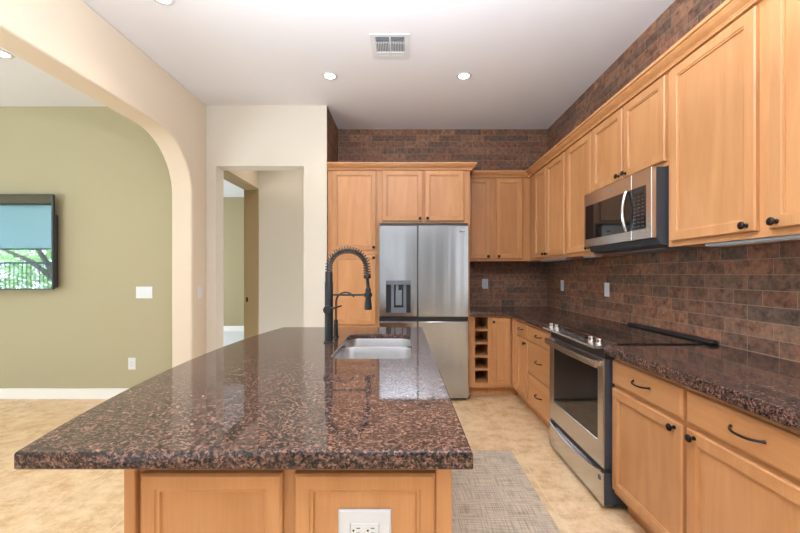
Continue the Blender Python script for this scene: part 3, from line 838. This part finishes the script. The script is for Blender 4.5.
# ------------------------------------------------------------------ microwave
t = thing('microwave', 'stainless over-the-range microwave mounted under the short wall cabinet', 'microwave', (1.335, 2.800, 0), R90)
mw = 0.760; md = XW-1.335-0.004; mz0, mz1 = 1.495, 1.882
b = MB(); pr = [(0.03, mz0+0.012), (0.05, 1.462), (0.12, 1.450), (md, 1.448), (md, mz1-0.002), (0.03, mz1-0.002)]
b.loft([[(x, y, z) for y, z in pr] for x in (0.001, mw-0.001)]).build('body', DARK_ENAMEL, t)
MB().box(0.10, 0.14, 1.4445, mw-0.10, md-0.06, 1.4485).build('vent_filter', GREY_P, t)
xd = 0.582
fd = MB().box(0.0, 0, mz0, xd-0.002, 0.029, mz1, 0.003).build('door', STEEL_B, t)
MB().box(0.022, -0.0015, 1.552, xd-0.062, 0.002, 1.793, 0.001).build('window', BLACK_G, fd)
MB().box(xd-0.0615, -0.0015, 1.552, xd-0.002, 0.002, 1.793, 0.001).build('handle_strip', BLACK_G, fd)
hp = [(xd-0.035, -0.010-0.022*math.sin(PI*i/14)**0.8, 1.555+0.235*i/14) for i in range(15)]
MB().tube(hp, [0.010]*15, 12).build('handle', CHROME, fd)
rg = MB().lathe([(0.011, 0), (0.011, 0.0012), (0.009, 0.0016), (0.009, 0.0008), (0.001, 0.0008)], 24, T(0.37, 0.0002, 1.838) @ RX(PI/2))
rg.build('badge', GREY_P, fd)
pn = MB().box(xd+0.001, 0, mz0, mw, 0.029, mz1, 0.003).build('control_panel', STEEL_B, t)
MB().box(xd+0.002, -0.0015, 1.552, mw-0.045, 0.002, 1.793, 0.001).build('keypad', BLACK_G, pn)
ky = MB()
for r in range(9):
    for q in range(3):
        x = xd+0.020+q*0.038; z = 1.568+r*0.021
        ky.box(x, -0.0022, z, x+0.022, -0.0014, z+0.005)
ky.build('key_markings', DARK_ENAMEL, pn)
dsp = plain('clock_display', lin(34, 48, 56), 0.2)
MB().box(xd+0.022, -0.0022, 1.764, mw-0.066, -0.0014, 1.784).build('display', dsp, pn)

# ------------------------------------------------------------------ under-cabinet light bars
def bar(y0, y1, label):
    o = thing('under_cabinet_light', label, 'light', (1.462, (y0+y1)/2, ZU0), 0, 'light bars under the wall cabinets')
    L = (y0-y1)/2
    MB().box(-0.030, -L, -0.014, 0.030, L, -0.0005, 0.003).build('housing', LED_ALU, o)
    MB().box(-0.022, -L+0.02, -0.0165, 0.022, L-0.02, -0.0145).build('diffuser', WHITE_P, o)
bar(1.80, 0.98, 'long slim light bar under the wall cabinet nearest the camera')
bar(3.02, 2.84, 'short slim light bar under the single-door cabinet beside the microwave')
bar(3.98, 3.35, 'slim light bar under the wall cabinet at the far corner')

# ------------------------------------------------------------------ wall plates
def plate(name, label, cat, M, w, h, kind='outlet', n=1, group='switch and outlet plates'):
    """plate lies in local x-z, front towards -y"""
    o = bpy.data.objects.new(name, None); COL.objects.link(o); o.matrix_world = M; o.empty_display_size = 0.05
    tag(o, label, cat, group)
    MB().loft([rect(w, h, 0, 0), rect(w, h, 0, -0.003), rect(w, h, 0.004, -0.006)], M=T(-w/2, 0, -h/2)).build('cover_plate', WHITE_P, o)
    for i in range(n):
        x = (i-(n-1)/2)*0.046
        if kind == 'switch':
            MB().box(x-0.0165, -0.009, -0.033, x+0.0165, -0.0055, 0.033, 0.0015).build('rocker', WHITE_P, o)
        else:
            Mi = T(x, 0, 0) if kind == 'outlet' else T(x, 0, 0) @ RY(PI/2)
            q = MB().box(-0.0165, -0.0085, -0.033, 0.0165, -0.0055, 0.033, 0.0015, M=Mi).build('receptacle', WHITE_P, o)
            s_ = MB()
            for zc in (-0.0165, 0.0165):
                s_.box(-0.0065, -0.0089, zc-0.002, -0.0045, -0.0083, zc+0.006, M=Mi)
                s_.box(0.0045, -0.0089, zc-0.002, 0.0065, -0.0083, zc+0.006, M=Mi)
                s_.lathe([(0.0026, 0), (0.0026, 0.0005)], 10, Mi @ T(0, -0.0083, zc-0.009) @ RX(PI/2))
            s_.build('slots', SLOT, q)
    return o
yw = YP+0.025
plate('light_switch', 'white three-gang switch plate on the olive living room wall', 'switch', T(-2.712, yw, 1.107), 0.172, 0.122, 'switch', 3)
plate('electrical_outlet', 'white outlet low on the olive living room wall above the baseboard', 'outlet', T(-2.842, yw, 0.364), 0.075, 0.122)
plate('light_switch', 'white single switch plate on the beige side of the arch pillar', 'switch', T(XA, 3.80, 1.115) @ RZ(PI/2), 0.073, 0.118, 'switch', 1)
plate('electrical_outlet', 'white outlet on the back wall tile between wine rack and wall cabinet', 'outlet', T(0.980, YB, 1.182), 0.073, 0.118)
plate('electrical_outlet', 'white outlet on the right-hand tile wall nearest the far corner', 'outlet', T(XW, 4.14, 1.174) @ RZ(R90), 0.073, 0.118)
plate('light_switch', 'white plate on the right-hand tile wall just beyond the cooktop', 'switch', T(XW, 3.23, 1.166) @ RZ(R90), 0.073, 0.118, 'switch', 1)
plate('electrical_outlet', 'white horizontal outlet plate on the end panel of the island', 'outlet', T(-0.0905, 0.8760, 0.711), 0.122, 0.090, 'sideways', 1)

# ------------------------------------------------------------------ ceiling fittings
def downlight(x, y, label, power=16):
    o = thing('recessed_ceiling_light', label, 'ceiling light', (x, y, ZC), 0, 'recessed ceiling lights')
    MB().lathe([(0.045, -0.001), (0.045, -0.006), (0.062, -0.0055), (0.070, -0.001)], 32, caps=(False, False)).build('trim_ring', WHITE_P, o)
    MB().lathe([(0.0445, -0.002), (0.0445, -0.004), (0.002, -0.0045)], 32).build('lens', LENS, o)
    l = bpy.data.lights.new('downlight', 'SPOT'); l.energy = power; l.spot_size = math.radians(140); l.spot_blend = 0.9
    l.color = (1.0, 0.90, 0.80); l.shadow_soft_size = 0.06
    q = bpy.data.objects.new('downlight', l); COL.objects.link(q); q.parent = o; q.location = (0, 0, -0.03)
downlight(-0.654, 3.335, 'recessed ceiling light left of the air vent, above the faucet side')
downlight(0.529, 3.335, 'recessed ceiling light right of the air vent, above the aisle')
downlight(-1.53, 2.395, 'recessed ceiling light cut by the top edge, near the arch')
downlight(-3.19, 3.00, 'recessed ceiling light in the living room beyond the arch')
downlight(-1.5, 4.62, 'recessed ceiling light in the hall beyond the tall doorway', 14)  # lamp added out of view to lighten the hall
t = thing('ceiling_vent', 'white square air register in the kitchen ceiling', 'vent', (-0.105, 2.91, ZC))
f = MB(); ax, bx, ay, by = 0.146, 0.108, 0.158, 0.128
f.box(-ax, -ay, -0.006, ax, -by, -0.0005); f.box(-ax, by, -0.006, ax, ay, -0.0005); f.box(-ax, -by, -0.006, -bx, by, -0.0005); f.box(bx, -by, -0.006, ax, by, -0.0005)
f.box(-0.006, -by, -0.008, 0.006, by, -0.002)
f.build('frame', WHITE_P, t)
MB().box(-bx, -by, -0.0018, bx, by, -0.0006).build('duct_opening', VENT_DARK, t)
for s in (-1, 1):
    xa, xb = sorted((s*0.007, s*0.107))
    for y, w_ in ((-0.112, 0.020), (-0.086, 0.020)):      # cross blades at the near edge
        v = MB(); v.loft([[(x, y, -0.009), (x, y+w_, -0.0025), (x, y+w_, -0.0020), (x, y, -0.0078)] for x in (xa, xb)]); v.build('louvre', LED_ALU, t)
    for k in range(8):                                     # fins across the middle
        x = s*(0.012+0.0125*k)
        MB().box(min(x, x+s*0.004), -0.062, -0.012, max(x, x+s*0.004), 0.055, -0.002).build('louvre', WHITE_P, t)
    MB().box(xa, 0.060, -0.010, xb, 0.088, -0.002).build('louvre', WHITE_P, t)
    MB().box(xa, 0.094, -0.010, xb, 0.124, -0.002).build('louvre', WHITE_P, t)

# ------------------------------------------------------------------ rug, television
rg = MB().box(-0.3075, -0.98, 0, 0.3075, 0.98, 0.007, 0.003)
tag(rg.build('runner_rug', RUG, loc=(0.478, 1.796, 0.0005)), 'grey woven runner rug on the floor between island and range', 'rug')
t = thing('television', 'wall-mounted flat television on the olive living room wall at the left edge', 'television', (-4.42, 3.845, 1.14))
TW, TH = 0.845, 0.975
fr = MB(); e = 0.012
fr.box(-TW, 0, 0, TW, 0.018, e, 0.002); fr.box(-TW, 0, TH-e, TW, 0.018, TH, 0.002)
fr.box(-TW, 0, e, -TW+e, 0.018, TH-e); fr.box(TW-e, 0, e, TW, 0.018, TH-e)
fr.build('bezel', DARK_ENAMEL, t)
MB().box(-TW+e, 0.003, e, TW-e, 0.017, TH-e).build('screen', SCREEN, t)
MB().box(-TW+0.004, 0.0185, 0.004, TW-0.004, 0.032, TH-0.004).build('back_shell', BLACK_P, t)
MB().box(-TW+0.02, 0.0325, 0.02, TW-0.004, 0.075, 0.77, 0.008).build('electronics_housing', BLACK_P, t)
MB().box(-0.35, 0.0755, 0.25, 0.35, 0.1045, 0.70).build('wall_bracket', BLACK_P, t)

# ------------------------------------------------------------------ balcony and tree seen in the television's reflection
t = thing('balcony_railing', 'dark metal railing outside the living room window, seen reflected in the television', 'railing', (-9.6, -2.0, -0.06))
r = MB(); r.box(-3.4, -0.02, 1.62, 3.4, 0.02, 1.67); r.box(-3.4, -0.02, 0.10, 3.4, 0.02, 0.13); r.build('rail', IRON, t)
r = MB()
for k in range(62):
    x = -3.38+0.11*k; r.box(x-0.008, -0.008, 0.13, x+0.008, 0.008, 1.62)
r.build('balusters', IRON, t)
for x in (-3.3, -1.1, 1.1, 3.3): MB().box(x-0.03, -0.03, 0, x+0.03, 0.03, 1.70).build('post', IRON, t)
t = thing('tree', 'leafy forked tree outside the living room window, seen reflected in the television', 'tree', (-10.3, -3.6, -0.06))
k = MB(); k.tube([(0, 0, 0), (0.05, 0, 0.7), (0.0, 0, 1.2)], [0.16, 0.13, 0.11], 10)
for dx, dz in ((-1.0, 2.8), (0.8, 2.9), (0.2, 3.2), (1.7, 2.4), (-1.8, 2.2)):
    k.tube([(0, 0, 1.1), (dx*0.4, 0.1, 1.1+dz*0.28), (dx, 0.1, dz)], [0.09, 0.07, 0.03], 8)
k.build('trunk', BARK, t)
lf = MB()
for i in range(5000):
    a = random.uniform(0, 2*PI); rr_ = random.random()**0.5
    p = Vector((3.2*rr_*math.cos(a), random.uniform(-1.0, 0.3)-0.6, 1.7+1.9*rr_*math.sin(a)))
    Mx = T(*p) @ Matrix.Rotation(random.uniform(0, 6), 4, Vector((random.random()-.5, random.random()-.5, random.random()-.5)).normalized())
    s = random.uniform(0.08, 0.16)
    b0 = len(lf.v)
    for q in ((-s, 0, 0), (0, -s*0.45, 0), (s, 0, 0), (0, s*0.45, 0)): lf.v.append(Mx @ Vector(q))
    lf.f.append((b0, b0+1, b0+2, b0+3)); lf.sm.append(False)
lf.build('foliage', LEAF, t)
